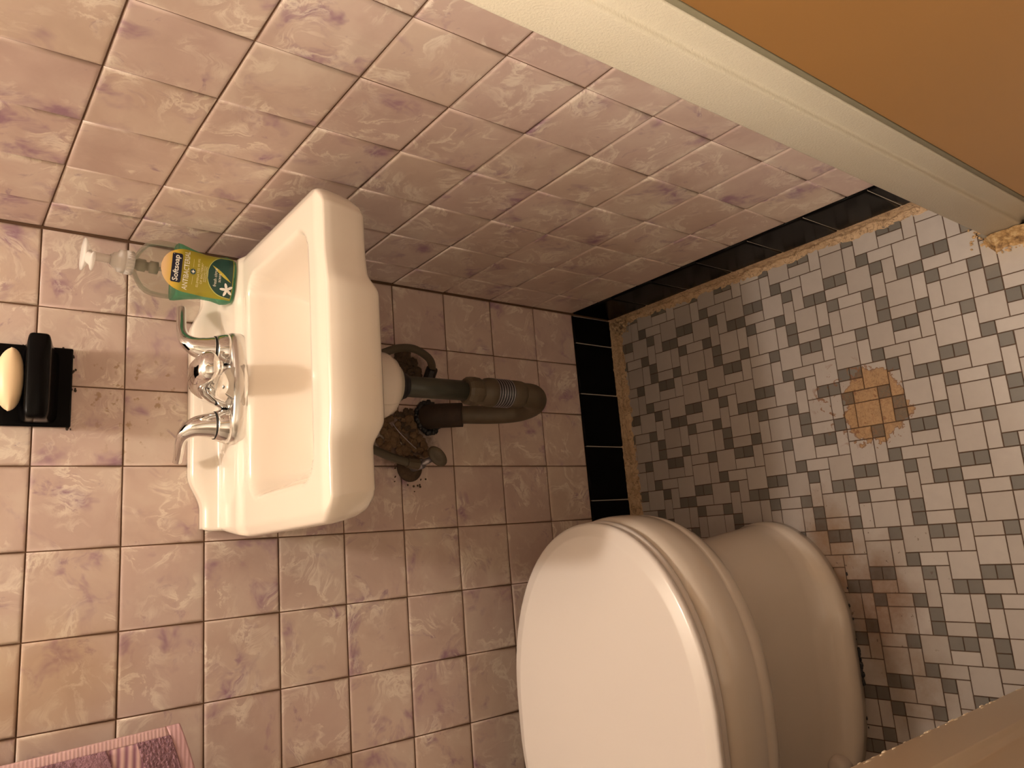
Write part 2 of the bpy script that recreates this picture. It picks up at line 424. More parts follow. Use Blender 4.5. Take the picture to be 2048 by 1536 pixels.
# ------------------------------------------------------------------ black base tiles
ZB = -.112
BT = [(0, -.004), (0, .0010), (.0010, .0024), (.0028, .0030), (.006, .0030)]
def black_tile(parent, w, h, loc, basis):
    me = tile_mesh('base_tile', w, h, .007, BT); me.materials.append(MT['black'])
    o = bpy.data.objects.new('base_tile', me); COL.objects.link(o); o.parent = parent
    o.matrix_world = Matrix.Translation(loc) @ basis @ Matrix.Rotation(random.gauss(0, .004), 4, 'X')
bb = tag(slab('baseboard_back', (XL+.001, -.0012, ZB), (-.004, .0020, -.004), MT['white_grout']), kind='structure')
br = tag(slab('baseboard_right', (-.0012, -.767, ZB), (.0020, -.004, -.004), MT['white_grout']), kind='structure')
bx = [.004, .065, .1765, .2895, .4025]
while bx[-1] < -XL-.13: bx.append(bx[-1]+.1115)
bx.append(-XL-.002)
for a, b_ in zip(bx, bx[1:]):
    black_tile(bb, b_-a-.0016, -ZB-.001, (-(a+b_)/2, 0, ZB/2-.0002), BACK)
by = [.004, .119, .228, .338, .448, .555, .663, .7670]
for a, b_ in zip(by, by[1:]):
    black_tile(br, b_-a-.0016, -ZB-.001, (0, -(a+b_)/2, ZB/2-.0002), RIGHT)
# torn mortar bead left under the black tiles
def bead(parent, length, fn, name='mortar_bead'):
    n = int(length/.0024); k = 19; V = []; F = []
    for i in range(n+1):
        s = length*i/n
        wd = .0135+.007*noise.noise(Vector((s*22, 3.1, 0)))+.003*noise.noise(Vector((s*90, 1, 0)))
        wd = max(.006, wd)
        for j in range(k):
            t = j/(k-1)
            a = t*PI/2
            d = .0035 + wd*(1-math.cos(a))**.9; z = ZB+.004-(.027)*math.sin(a)**.8
            d += .0022*noise.noise(Vector((s*120, t*6, 7)))*math.sin(PI*t)*1.4
            z += .0032*noise.noise(Vector((s*100, t*5, 2)))
            tc_ = .48+.30*noise.noise(Vector((s*26, 4, 4)))+.10*noise.noise(Vector((s*95, 8, 4)))
            gv = math.exp(-((t-tc_)/.055)**2)*(.5+.5*sst(-.25, .1, noise.noise(Vector((s*18, 0, 6)))))
            d -= .0042*gv; z -= .0030*gv
            if j == 0: z += .003*noise.noise(Vector((s*60, 9, 2))); d = .0025
            if j == k-1: z = ZF-.001
            V.append(fn(s, d, z))
    for i in range(n):
        for j in range(k-1):
            a = i*k+j; F.append((a, a+1, a+k+1, a+k))
    base = len(V)
    me = mesh(name, V, F); o = link(name, me, MT['mortar'], parent)
    return o
bead(bb, 1.20, lambda s, d, z: (-.003-s, -d, z))
bead(br, .76, lambda s, d, z: (-d, -.003-s, z))
# loose chips at the room corner
def chips(bm, n, cx, cy, cz, sx, sy, sz, r0, r1, seed):
    rnd = random.Random(seed)
    for _ in range(n):
        c = Vector((cx+rnd.uniform(-sx, sx), cy+rnd.uniform(-sy, sy), cz+rnd.uniform(-sz, sz)))
        r = rnd.uniform(r0, r1)
        mt = Matrix.Translation(c) @ Matrix.Rotation(rnd.uniform(0, 6), 4, (rnd.random(), rnd.random(), rnd.random()+.1)) @ Matrix.Diagonal((1, rnd.uniform(.5, 1.0), rnd.uniform(.3, .7), 1))
        bmesh.ops.create_icosphere(bm, subdivisions=1, radius=r, matrix=mt)
bm = bmesh.new(); chips(bm, 60, -.022, -.022, -.122, .016, .016, .010, .0025, .007, 3)
o = obj('mortar_chips', bm, MT['mortar'], bb, smooth=False); o['kind'] = 'stuff'

# ------------------------------------------------------------------ mosaic floor (8 x 8 module repeat)
U1, U2, X0, Y0, TH = .0205715, .0208386, -.129810, -.582463, -.0123189
PAT = ([('L', a, b) for a, b in ((-3, 0), (1, 7), (-1, 2), (-4, 3), (2, 4), (-2, 5))] +
       [('V', a, b) for a, b in ((-4, 0), (-1, 0), (3, 7), (3, 2), (-2, 3), (1, 5), (0, 6))] +
       [('H', a, b) for a, b in ((1, 1), (-4, 2), (1, 3), (0, 4), (-4, 6), (-3, 7))] +
       [('G', a, b) for a, b in ((0, 0), (0, 1), (3, 1), (-2, 2), (1, 2), (2, 2), (-1, 4), (-4, 5), (-3, 5), (0, 5), (2, 6), (3, 6), (-4, 7), (-1, 7))])
DIM = {'L': (2, 2), 'V': (1, 2), 'H': (2, 1), 'G': (1, 1)}
ct, stt = math.cos(TH), math.sin(TH)
def f2w(a, b):
    X = -b*U1; Y = -a*U2
    return (X0+ct*X-stt*Y, Y0+stt*X+ct*Y)
pieces = []
for ka in range(-5, 9):
    for kb in range(-3, 9):
        for t, a, b in PAT:
            aa = a+8*ka; b2 = b+8*kb
            if b2 < -8: continue
            da, db = DIM[t]
            if aa+da > 4 and aa >= 4 and b2 >= 26 and b2 < 34: continue
            pieces.append((t, aa, b2, da, db))
for ka in range(0, 5):
    for t, a, b, in (('G', 4, 26), ('G', 4, 27), ('V', 5, 26), ('V', 6, 26), ('V', 7, 26), ('H', 4, 28), ('G', 6, 28), ('G', 7, 28), ('L', 4, 29), ('H', 6, 29), ('L', 6, 30), ('H', 4, 31), ('L', 4, 32), ('L', 6, 32)):
        pieces.append((t, a+4*ka, b)+DIM[t])
JF = .0014
cand = []; rest = []
for t, a, b, da, db in pieces:
    (xa, ya) = f2w(a+da/2, b+db/2)
    hx, hy = db*U1/2-JF/2, da*U2/2-JF/2
    x0, x1, y0, y1 = xa-hx, xa+hx, ya-hy, ya+hy
    lim_x = -.003 if ya > YD else DX1-.001
    x1c, y1c = min(x1, lim_x), min(y1, -.003)
    x0c, y0c = max(x0, XL+.002 if ya > YD else DX0+.001), max(y0, -1.02)
    if x1c-x0c < .004 or y1c-y0c < .004: continue
    clipped = (x1c != x1) or (y1c != y1) or (x0c != x0) or (y0c != y0)
    cx, cy = (x0c+x1c)/2, (y0c+y1c)/2
    q = px((cx, cy, ZF)); area = 0
    if q and -5 < q[0] < 2050 and -5 < q[1] < 1540 and not (1150 < q[0] < 1700 and q[1] > 1120) and not (-.93 < cx < -.50 and -.42 < cy < -.19) and q[1] < 1375+(2060-q[0])*.45:
        d = (Vector((cx, cy, ZF))-CAM_C).length
        area = (x1c-x0c)*(y1c-y0c)/d**3
    cand.append((area, t, cx, cy, x1c-x0c, y1c-y0c))
cand.sort(key=lambda c: -c[0])
FP = [(0, -.0035), (0, -.0005), (.0005, 0)]
memo = {}
bmr = {'w': ([], []), 'g': ([], [])}
for idx, (area, t, cx, cy, w_, h_) in enumerate(cand):
    m = MT['grey_mosaic'] if t == 'G' else MT['white_mosaic']
    dz = random.uniform(-.0002, .0002)
    if idx < 300 and area > 0:
        key = (t == 'G', round(w_, 5), round(h_, 5))
        if key not in memo:
            me = tile_mesh('mosaic_tile', w_, h_, .0035, FP, smooth=False); me.materials.append(m); memo[key] = me
        o = bpy.data.objects.new('mosaic_tile', memo[key]); COL.objects.link(o); o.parent = floor
        o.location = (cx, cy, ZF+dz); o.rotation_euler = (0, 0, TH+random.gauss(0, .004))
    else:
        V, F = bmr['g' if t == 'G' else 'w']; n0 = len(V)
        for ins, z in FP:
            x, y = w_/2-ins, h_/2-ins
            for sx, sy in ((-1, -1), (1, -1), (1, 1), (-1, 1)):
                ux, uy = sx*x, sy*y
                V.append((cx+ct*ux-stt*uy, cy+stt*ux+ct*uy, ZF+z+dz))
        for k in range(2):
            for i in range(4):
                a_ = n0+4*k+i; b_ = n0+4*k+(i+1) % 4; F.append((a_, b_, b_+4, a_+4))
        F.append((n0+8, n0+9, n0+10, n0+11))
for k, nm, mm in (('w', 'small_white_mosaic', 'white_mosaic'), ('g', 'small_grey_mosaic', 'grey_mosaic')):
    o = link(nm, mesh(nm, *bmr[k], smooth=False), MT[mm], floor); o['kind'] = 'stuff'

# ------------------------------------------------------------------ door casing on the right
def prism(name, poly, z0, z1, m, parent=None, bevel=.004, steps=1, smooth=True):
    bm = bmesh.new()
    vs = []
    for k in range(steps+1):
        z = z0+(z1-z0)*k/steps
        vs.append([bm.verts.new((x, y, z)) for x, y in poly])
    n = len(poly)
    for k in range(steps):
        for i in range(n): bm.faces.new((vs[k][i], vs[k][(i+1) % n], vs[k+1][(i+1) % n], vs[k+1][i]))
    bm.faces.new(vs[0][::-1]); bm.faces.new(vs[-1])
    if bevel:
        ed = [e for e in bm.edges if abs(e.verts[0].co.z-e.verts[1].co.z) > 1e-5]
        bmesh.ops.bevel(bm, geom=ed, offset=bevel, segments=3, affect='EDGES', profile=.5)
    return obj(name, bm, m, parent, smooth)
trim = tag(prism('trim_1', [(-.095, YD), (-.095, -.8150), (-.0895, -.8175), (-.0895, -.8430), (-.070, -.8430), (-.070, YD)], ZF, 1.92, MT['cream_sand'], bevel=.0025), kind='structure')
prism('door_gap_strip', [(-.0880, -.8428), (-.0880, -.8485), (-.072, -.8485), (-.072, -.8428)], ZF, 1.92, MT['stop'], trim, bevel=.0008)
door = tag(slab('door_1', (-.0870, -1.50, ZF+.006), (-.052, -.8490, 1.90), MT['door']), kind='structure')
# plaster crumbs and rust at the casing foot
V = []; F = []; nu, nv = 60, 12
for i in range(nu+1):
    y = YD+.010-.16*i/nu
    rr_ = sst(0, .12, i/nu)
    wdt = (.010+.016*rr_)*(1+.5*noise.noise(Vector((y*40, 1, 1))))
    for j in range(nv+1):
        q = j/nv; x = -.0955-wdt*(1-q)+(.022 if i == 0 else 0)*0
        z = ZF-.001+(.010+.020*rr_)*q**1.8+.004*noise.noise(Vector((x*150, y*90, 3)))*min(1, 5*q)
        V.append((min(x, -.0945), y, max(ZF-.0008, z)))
for i in range(nu):
    for j in range(nv):
        a = i*(nv+1)+j; F.append((a, a+1, a+nv+2, a+nv+1))
mm, nt, b = new_mat('rusty_filler')
P = N(nt, 'ShaderNodeNewGeometry').outputs['Position']
rustc = ramp(nt, noise_(nt, P, 70, 5, .7), [(.34, (.12, .055, .02)), (.5, (.42, .25, .10)), (.66, (.66, .50, .29))])
nt.links.new(rustc, b.inputs['Base Color']); b.inputs['Roughness'].default_value = .5
bump(nt, b, noise_(nt, P, 120, 5, .7), .8, .003)
link('rusty_filler', mesh('rusty_filler', V, F), mm, trim)
bm = bmesh.new()
chips(bm, 45, -.082, -.752, -.1338, .020, .014, .0012, .001, .0032, 11)
chips(bm, 50, -.112, -.82, -.1330, .008, .05, .002, .0012, .004, 12)
o = obj('plaster_crumbs', bm, MT['rubble2'], trim, smooth=False); o['kind'] = 'stuff'

# left foreground door frame
t2 = tag(prism('trim_2', [(-.685, YD), (-.708, YD), (-.708, -.895), (-.6945, -.895), (-.6945, -.826), (-.6905, -.8215), (-.685, -.8190)], ZF, 1.92, MT['jamb'], bevel=.0013), kind='structure')
bm = bmesh.new(); rnd = random.Random(5)
for i in range(90):
    z = rnd.uniform(.10, .60); r = rnd.uniform(.0006, .0020)
    bmesh.ops.create_icosphere(bm, subdivisions=1, radius=r, matrix=Matrix.Translation((-.6856+rnd.uniform(-.0006, .0006), -.7690+rnd.uniform(-.003, .001), z)) @ Matrix.Diagonal((.8, .6, 3.0, 1)))
o = obj('paint_drips', bm, MT['jamb'], t2); o['kind'] = 'stuff'

# ------------------------------------------------------------------ sink
SX0, SX1, SY0 = -.438, -.042, -.376
sink = empty('wall_hung_sink', (-.24, 0, .75))
tag(sink, 'white porcelain wall-hung sink with wide front apron fixed in the pink tiled corner', 'sink')
def rel(o, root):
    o.parent = root; o.matrix_parent_inverse = root.matrix_basis.inverted(); return o
def ztop(x, y):
    z = .75
    cx, cy, hx, hy, rc = -.2375, -.2365, .1555, .1045, .034
    qx, qy = abs(x-cx)-(hx-rc), abs(y-cy)-(hy-rc)
    d = -(math.hypot(max(qx, 0), max(qy, 0))+min(max(qx, qy), 0)-rc)
    if d > 0:
        t = min(1, d/.085)
        f = 1-(1-t)**2.6
        dd = .012
        f *= min(1, (d/dd))**.5 if d < dd else 1
        z -= .100*f
        r = math.hypot(x+.2375, y+.2)
        z -= .010*max(0, 1-r/.12)
    # deck behind the bowl, then the upstand against the wall
    z += .006*sst(-.118, -.098, y)
    mid = sst(-.395, -.345, x)*sst(-.085, -.135, x)
    z += (.020+.017*mid)*sst(-.034, -.020, y)
    g = sst(-.385, -.36, x)*(1-sst(-.118, -.093, x))
    z -= .0028*math.exp(-((y+.112)/.006)**2)*g
    e = min(x-SX0, SX1-x)
    z -= .004*(1-sst(0, .012, e))
    z -= .004*(1-sst(0, .014, y-SY0))
    return z
def outline_x(y, side):
    # plan outline with softly rounded front corners
    r = .030; base = 0
    if y < SY0+r:
        t = (SY0+r-y)/r; base = r*(1-math.sqrt(max(0, 1-t*t)))
    back = .016*sst(-.12, 0, y)
    return (SX0+base+back) if side < 0 else (SX1-base-back*.4)
bm = bmesh.new(); NX, NY = 110, 100
g = []
for j in range(NY+1):
    v = j/NY; y = SY0+(0-SY0)*(v**1.0)
    if v < .08: y = SY0+(-SY0)*.08*(v/.08)**1.6
    xa, xb = outline_x(max(y, SY0+.0006), -1), outline_x(max(y, SY0+.0006), 1)
    row = []
    for i in range(NX+1):
        u = i/NX; x = xa+(xb-xa)*u
        bulge = .005*sst(.15, .30, u)*(1-sst(.72, .86, u))*(1-sst(SY0, SY0+.05, y))
        row.append(bm.verts.new((x, y-bulge, ztop(x, y))))
    g.append(row)
for j in range(NY):
    for i in range(NX): bm.faces.new((g[j][i], g[j][i+1], g[j+1][i+1], g[j+1][i]))
# perimeter loop and skirt
loop = [g[0][i] for i in range(NX+1)]+[g[j][NX] for j in range(1, NY+1)]+[g[NY][i] for i in range(NX-1, -1, -1)]+[g[j][0] for j in range(NY-1, 0, -1)]
cen = Vector((-.24, -.19, 0))
prev = loop; n = len(loop)
levels = [(.004, .004), (.014, .006), (.030, .005), (.045, .004), (.056, .002), (.061, -.004), (.0635, -.012), (.063, -.022)]
P0 = [v.co.copy() for v in loop]
for drop, outw in levels:
    ring = []
    for p in P0:
        frac = (p.x-SX0)/(SX1-SX0)
        mid = sst(.20, .28, frac)*(1-sst(.66, .73, frac))
        front = 1-sst(-.30, -.15, p.y)
        dirv = Vector((p.x+.24, p.y+.19, 0))
        # push outwards along the dominating side
        nx = math.copysign(1, dirv.x) if abs(dirv.x)/.198 > abs(dirv.y)/.186 else 0
        ny = -1 if (dirv.y < 0 and nx == 0) else 0
        o_ = outw*(1 if p.y < -.01 else 0)
        q = Vector((p.x+nx*o_*.6, min(-.001, p.y+ny*(o_*.4+(.006*mid if drop > .02 else .006*mid*drop/.02)*front)), 0))
        depth = drop*(.90+.16*mid*front) if front > 0 else drop
        q.x += (-.24-q.x)*.05*(drop/.06)**2*sst(.10, .19, abs(q.x+.24))
        ztop_p = .75 if p.y < -.02 else p.z
        q.z = min(p.z-.0005*0, .7465-depth+.0) if p.y < -.03 else p.z-(drop*(1+(p.z-.7465)/.0635*1.0))
        ring.append(bm.verts.new(q))
    for i in range(n): bm.faces.new((prev[(i+1) % n], prev[i], ring[i], ring[(i+1) % n]))
    prev = ring
# belly under the bowl
PB = [v.co.copy() for v in prev]
for sc, z in ((.86, .690), (.78, .672), (.66, .648), (.50, .626), (.34, .612), (.27, .598), (.255, .578), (.225, .566), (.16, .560), (.05, .558)):
    ring = []
    for p in PB:
        k = sc
        tx, ty = p.x+.24, p.y+.195
        a = math.atan2(ty/.18, tx/.19)
        rx, ry = .19*math.cos(a), .17*math.sin(a)
        mixr = sst(.9, .5, sc) if sc < .9 else 0
        qx = -.24+(tx*(1-mixr)+rx*mixr)*k; qy = -.195+(ty*(1-mixr)+ry*mixr)*k
        ring.append(bm.verts.new((qx, min(-.001, qy), z)))
    for i in range(n): bm.faces.new((prev[(i+1) % n], prev[i], ring[i], ring[(i+1) % n]))
    prev = ring
bm.faces.new(prev)
rel(obj('basin', bm, MT['sink']), sink)
# drain hardware in the bowl
bm = bmesh.new(); zd = ztop(-.2375, -.2)
add_lathe(bm, [(.002, .0005), (.019, .0005), (.021, .002), (.019, .0035), (.014, .0012), (.002, .0008)], (-.2375, -.2, zd), 28)
rel(obj('drain_ring', bm, MT['chrome']), sink)

# ------------------------------------------------------------------ faucet
fau = empty('faucet', (-.237, -.10, .764))
FAU0 = set(COL.objects)
tag(fau, 'chrome two-handle centreset faucet standing on the back deck of the sink', 'faucet')
bm = bmesh.new(); rings = []
for s, z in ((1.0, .7630), (1.0, .7690), (.975, .7725), (.93, .7745), (.84, .7755)):
    ring = []
    for k in range(64):
        a, b_ = sup(2*PI*k/64, .0790*s, .0365-.0365*(1-s)*1.4, 2.6)
        belly = .002*math.exp(-(a/.035)**2)*(1 if b_ < 0 else 0)
        ring.append((-.2365+a, -.0985+b_-belly, z))
    rings.append(ring)
r0 = [(x, y, .7485 if y < -.105 else .762) for x, y, z in rings[0]]
add_rings(bm, [r0]+rings)
rel(obj('base_plate', bm, MT['chrome_flat']), fau)
# spout: broad wedge rising from the plate and reaching forward over the bowl
bm = bmesh.new(); rings = []
path = [((-.2375, -.105, .771), .034, .026, 0), ((-.2375, -.108, .786), .029, .0235, .15), ((-.2370, -.116, .803), .0245, .0215, .45),
        ((-.2340, -.130, .816), .0225, .0195, .8), ((-.2320, -.150, .823), .0212, .0165, 1.1), ((-.2300, -.172, .824), .0202, .0140, 1.35), ((-.2290, -.186, .822), .0185, .0120, 1.45), ((-.2285, -.194, .820), .0120, .0080, 1.5)]
for (c, a, b_, tilt) in path:
    ring = []
    for k in range(40):
        u, v = sup(2*PI*k/40, a, b_, 2.2)
        ring.append((c[0]+u, c[1]+v*math.cos(tilt), c[2]+v*math.sin(tilt)))
    rings.append(ring)
add_rings(bm, rings)
rel(obj('spout', bm, MT['chrome']), fau)
bm = bmesh.new()
V = [(-.2095, -.1372, .7600), (-.2690, -.1372, .7600), (-.2560, -.1330, .7800), (-.2405, -.1240, .8000), (-.2330, -.1240, .8000), (-.2160, -.1330, .7800)]
Vb = [(x, y+.012, z) for x, y, z in V]
a_ = [bm.verts.new(p) for p in V]; b2 = [bm.verts.new(p) for p in Vb]
bm.faces.new(a_); bm.faces.new(b2[::-1])
for i in range(6): bm.faces.new((a_[i], b2[i], b2[(i+1) % 6], a_[(i+1) % 6]))
bmesh.ops.bevel(bm, geom=bm.edges[:], offset=.0012, segments=2, affect='EDGES')
rel(obj('spout_face', bm, MT['chrome_flat'], smooth=False), fau)
bm = bmesh.new(); add_lathe(bm, [(.0005, 0), (.0028, 0), (.0028, .0006), (.0022, .0008), (.0005, .0008)], (0, 0, 0), 20)
em = obj('round_emblem', bm, plain('emblem_grey', (.25, .25, .26), .3, .6)); em.rotation_euler = (math.radians(66), 0, 0); em.location = (-.2435, -.1322, .789); rel(em, fau)
bm = bmesh.new(); add_lathe(bm, [(.0075, -.006), (.0095, -.006), (.0095, 0), (.0075, 0)], (-.2295, -.180, .812), 24)
rel(obj('aerator', bm, MT['chrome_flat']), fau)
def handle(side):
    cx = -.237+side*.0535
    bm = bmesh.new()
    add_lathe(bm, [(.0240, .772), (.0245, .776), (.0225, .783), (.0205, .788), (.0195, .790), (.012, .7905)], (cx, -.1, 0), 36)
    hb = rel(obj('handle_base', bm, MT['chrome']), fau)
    bm = bmesh.new(); add_lathe(bm, [(.0150, .7895), (.0192, .7898), (.0194, .7912), (.0150, .7915)], (cx, -.1, 0), 36)
    rel(obj('seal_ring', bm, MT['rubber']), fau)
    bm = bmesh.new()
    s = side
    pts = [(cx, -.1, .7912), (cx+s*.0005, -.0985, .802), (cx+s*.004, -.095, .815), (cx+s*.014, -.087, .8250), (cx+s*.030, -.074, .8270), (cx+s*.050, -.060, .8240), (cx+s*.072, -.048, .8210)] if side > 0 else \
          [(cx, -.1, .7912), (cx-.0005, -.099, .802), (cx-.003, -.096, .815), (cx-.010, -.088, .8250), (cx-.020, -.074, .8275), (cx-.031, -.059, .8255), (cx-.042, -.044, .8235)]
    add_tube(bm, pts, [.0185, .0165, .0135, .0095, .0072, .0066, .0062], 24, 8)
    lv = rel(obj('lever', bm, MT['chrome']), fau)
handle(1); handle(-1)
fau.location.z -= .007; fau.location.y += .005; fau.location.x += .003

# ------------------------------------------------------------------ soap dish and bar of soap
dish = empty('soap_dish', (-.226, 0, .99))
tag(dish, 'black glazed ceramic soap dish mounted on the pink tiles above the sink', 'soap dish')
rel(obj('wall_plate', bev_box((-.2800, -.0075, .9425), (-.1715, -.0012, 1.075), .003, 3), MT['black']), dish)
bm = bmesh.new()
rings = []
for y, x0, x1, z0, z1 in ((-.006, -.2755, -.176, .958, 1.004), (-.018, -.277, -.1745, .964, 1.002), (-.034, -.2785, -.172, .969, 1.001), (-.052, -.2795, -.1700, .973, 1.0015), (-.064, -.2795, -.1700, .9755, 1.0020), (-.0685, -.2775, -.1720, .978, 1.0000)):
    ring = []
    cxx, czz, ax, az = (x0+x1)/2, (z0+z1)/2, (x1-x0)/2, (z1-z0)/2
    for k in range(56):
        u, v = sup(2*PI*k/56, ax, az, 7)
        ring.append((cxx+u, y, czz+v))
    rings.append(ring)
add_rings(bm, rings)
rel(obj('tray', bm, MT['black']), dish)
bm = bmesh.new(); rnd = random.Random(4)
pts = [(-.1712, .952), (-.1712, .975), (-.1712, 1.0), (-.1812, .9420), (-.20, .9412), (-.225, .9405), (-.2785, .9425)]
for (x, z) in pts:
    for _ in range(4):
        c = (x+rnd.uniform(-.004, .0), -.0026, z+rnd.uniform(-.004, .004))
        bmesh.ops.create_icosphere(bm, subdivisions=1, radius=rnd.uniform(.0010, .0022), matrix=Matrix.Translation(c) @ Matrix.Diagonal((1.4, .5, 1, 1)))
o = rel(obj('rusty_putty', bm, MT['rust'], smooth=False), dish); o['kind'] = 'stuff'
bm = bmesh.new(); rings = []
for t in range(17):
    a = -PI/2+PI*t/16; z = math.sin(a); r = max(.02, math.cos(a))
    ring = []
    for k in range(48):
        u, v = sup(2*PI*k/48, .0405*r**.75, .0215*r**.6, 2.3)
        ring.append((-.2275+u, -.0445+v, 1.0172+.0150*z+.003*(abs(u)/.04)**2*(-1 if z > 0 else 0)))
    rings.append(ring)
add_rings(bm, rings)
soap = obj('bar_of_soap', bm, MT['bar_soap'])
tag(soap, 'oval cream bar of soap lying in the black soap dish', 'soap')

# ------------------------------------------------------------------ pump bottle of hand soap
BX, BY, BZ = -.0745, -.0860, .7563
bot = empty('pump_bottle', (BX, BY, BZ), math.radians(-9))
bot.rotation_euler[1] = math.radians(3.0)
tag(bot, 'clear and green hand soap pump bottle with yellow label on the sink deck', 'bottle')
prof = [(0, .0300, .0175), (.004, .0330, .0200), (.012, .0345, .0210), (.025, .0318, .0200), (.042, .0315, .0205), (.058, .0350, .0220), (.074, .0395, .0235), (.079, .0400, .0235)]
upper_prof = [(.079, .0385, .0225), (.090, .0392, .0230), (.102, .0390, .0228), (.112, .0365, .0215), (.120, .0310, .0190), (.126, .0225, .0160), (.1295, .0155, .0140), (.131, .0135, .0135), (.137, .0125, .0125)]
def ab(z):
    P = prof+upper_prof[1:]
    for (z0, a0, b0), (z1, a1, b1) in zip(P, P[1:]):
        if z <= z1:
            t = max(0, (z-z0)/(z1-z0)); return a0+(a1-a0)*t, b0+(b1-b0)*t
    return P[-1][1:]
NS = 2.9
def shell(P, m, name, cap0=True, cap1=True):
    bm = bmesh.new()
    rings = [[(lambda q: (q[0], q[1], z))(sup(2*PI*k/64, a, b_, NS)) for k in range(64)] for z, a, b_ in P]
    add_rings(bm, rings, cap0, cap1)
    return obj(name, bm, m, bot)
green = seethrough('green_liquid_soap', (.50, .85, .66), .05, .38, (.17, .50, .33))
clear = seethrough('clear_plastic', (.90, .89, .86), .05, .05, (.85, .82, .78))
shell(prof, green, 'green_body')
shell(upper_prof, clear, 'clear_shoulder', False, True)
pumpm = seethrough('frosted_pump', (.92, .90, .87), .2, .93, (.98, .94, .90))
bm = bmesh.new(); add_lathe(bm, [(.0145, .132), (.0158, .1325), (.0158, .1420), (.0150, .1425), (.0150, .1432), (.0158, .1437), (.0150, .1500), (.0115, .1520), (.0105, .156), (.0080, .1575), (.0070, .160)], (0, 0, 0), 36)
for k in range(24):
    a = 2*PI*k/24; c = (math.cos(a)*.0156, math.sin(a)*.0156, .1372)
    bmesh.ops.create_cube(bm, size=1, matrix=Matrix.Translation(c) @ Matrix.Rotation(a, 4, 'Z') @ Matrix.Diagonal((.0012, .0014, .008, 1)))
collar = obj('pump_collar', bm, pumpm, bot)
bm = bmesh.new(); add_lathe(bm, [(.0055, .158), (.0055, .170), (.0060, .178), (.0060, .184)], (0, 0, 0), 24)
obj('pump_stem', bm, pumpm, bot)
bm = bmesh.new()
rings = []
for d, a_, h_ in ((.010, .004, .003), (.006, .0085, .0045), (0, .0095, .0055), (-.010, .0088, .0050), (-.022, .0078, .0042), (-.034, .0085, .0036), (-.040, .0120, .0030), (-.042, .0125, .0024)):
    rings.append([(u, d, .1875+v-(.002 if d < -.03 else 0)) for u, v in (sup(2*PI*k/32, a_, h_, 2.4) for k in range(32))])
add_rings(bm, rings)
ph = obj('pump_nozzle', bm, pumpm, bot); ph.rotation_euler = (0, 0, math.radians(-22))
bm = bmesh.new(); add_lathe(bm, [(.0125, .1935), (.0215, .1925), (.0215, .1905), (.0090, .184), (.0060, .182)][::-1], (0, 0, 0), 36)
pt = obj('pump_head', bm, pumpm, bot)
bm = bmesh.new(); add_tube(bm, [(0, 0, .132), (0, 0, .06), (.004, 0, .006)], .0028, 10)
obj('dip_tube', bm, pumpm, bot)
bm = bmesh.new(); add_lathe(bm, [(.004, .100), (.0085, .101), (.0085, .111), (.006, .112), (.006, .116), (.0085, .117), (.0085, .126), (.005, .131)], (0, 0, 0), 24)
obj('pump_valve', bm, plain('grey_pump_valve', (.33, .31, .24), .4), bot)
def surf(u, v, off):
    a, b_ = ab(v)
    t = min(.995, abs(u)/a)
    return (u, -(b_*(1-t**NS)**(1/NS))-off, v)
def label_patch(name, inside, m, off, u0, u1, v0, v1, nu, nv):
    """fine grid kept where inside(u,v); rows are fitted to the outline"""
    V = []; F = []
    for j in range(nv+1):
        v = v0+(v1-v0)*j/nv; lo, hi = inside(v)
        for i in range(nu+1):
            V.append(surf(lo+(hi-lo)*i/nu, v, off))
    for j in range(nv):
        for i in range(nu):
            a = j*(nu+1)+i; F.append((a, a+1, a+nu+2, a+nu+1))
    o = link(name, mesh(name, V, F), m, bot); return o
def emitless(name, c, rough=.4): return plain(name, c, rough, var=.03)
def lab_out(v):
    hw = .0300
    if v > .068:
        t = (v-.068)/.034; hw = .0300*math.sqrt(max(.0, 1-t*t))
    return (-hw, hw)
mlab, nt, b = new_mat('yellow_label')
tc = N(nt, 'ShaderNodeTexCoord'); sep = N(nt, 'ShaderNodeSeparateXYZ'); nt.links.new(tc.outputs['Object'], sep.inputs[0])
nt.links.new(ramp(nt, math_(nt, 'MULTIPLY', sep.outputs[2], 10), [(.0, (.30, .27, .02)), (.74, (.36, .30, .02)), (.86, (.72, .46, .05)), (.98, (.80, .55, .30))]), b.inputs['Base Color'])
b.inputs['Roughness'].default_value = .35
lab = label_patch('label', lab_out, mlab, .0007, 0, 0, .004, .1018, 20, 40)
def rrect(u0, u1, v0, v1, r):
    def f(v):
        e = min(v-v0, v1-v); k = 0
        if e < r: k = r-math.sqrt(max(0, r*r-(r-e)**2))
        return (u0+k, u1-k)
    return f
def sub(o, parent): o.parent = parent; return o
sub(label_patch('name_panel', rrect(-.0190, .0215, .0755, .0888, .002), emitless('navy_print', (.006, .008, .03)), .0011, 0, 0, .0755, .0888, 16, 12), lab)
def scent(v):
    t = min(1, max(0, (v-.006)/.034)); hw = .0292*math.sqrt(max(0, 1-t**2.4))
    return (-hw*.97+.001, min(.0285, hw+.002))
sub(label_patch('scent_border', lambda v: (scent(v-.0009)[0]-.0006, scent(v-.0009)[1]+.0004), emitless('lime_print', (.55, .56, .18)), .0010, 0, 0, .0055, .0408, 16, 24), lab)
sub(label_patch('scent_panel', scent, emitless('dark_green_print', (.008, .052, .040)), .0013, 0, 0, .0055, .0395, 16, 24), lab)
sub(label_patch('leaf', lambda v: (.016-(.036-v)*.75-.0026*math.sin(max(0, (v-.007)/.028)*PI), .016-(.036-v)*.75+.0026*math.sin(max(0, (v-.007)/.028)*PI)), emitless('leaf_yellow', (.52, .42, .05)), .0015, 0, 0, .007, .035, 6, 12), lab)
wp = emitless('white_print', (.80, .76, .66)); cp = emitless('cream_print', (.78, .70, .42)); np_ = emitless('badge_print', (.03, .08, .09))
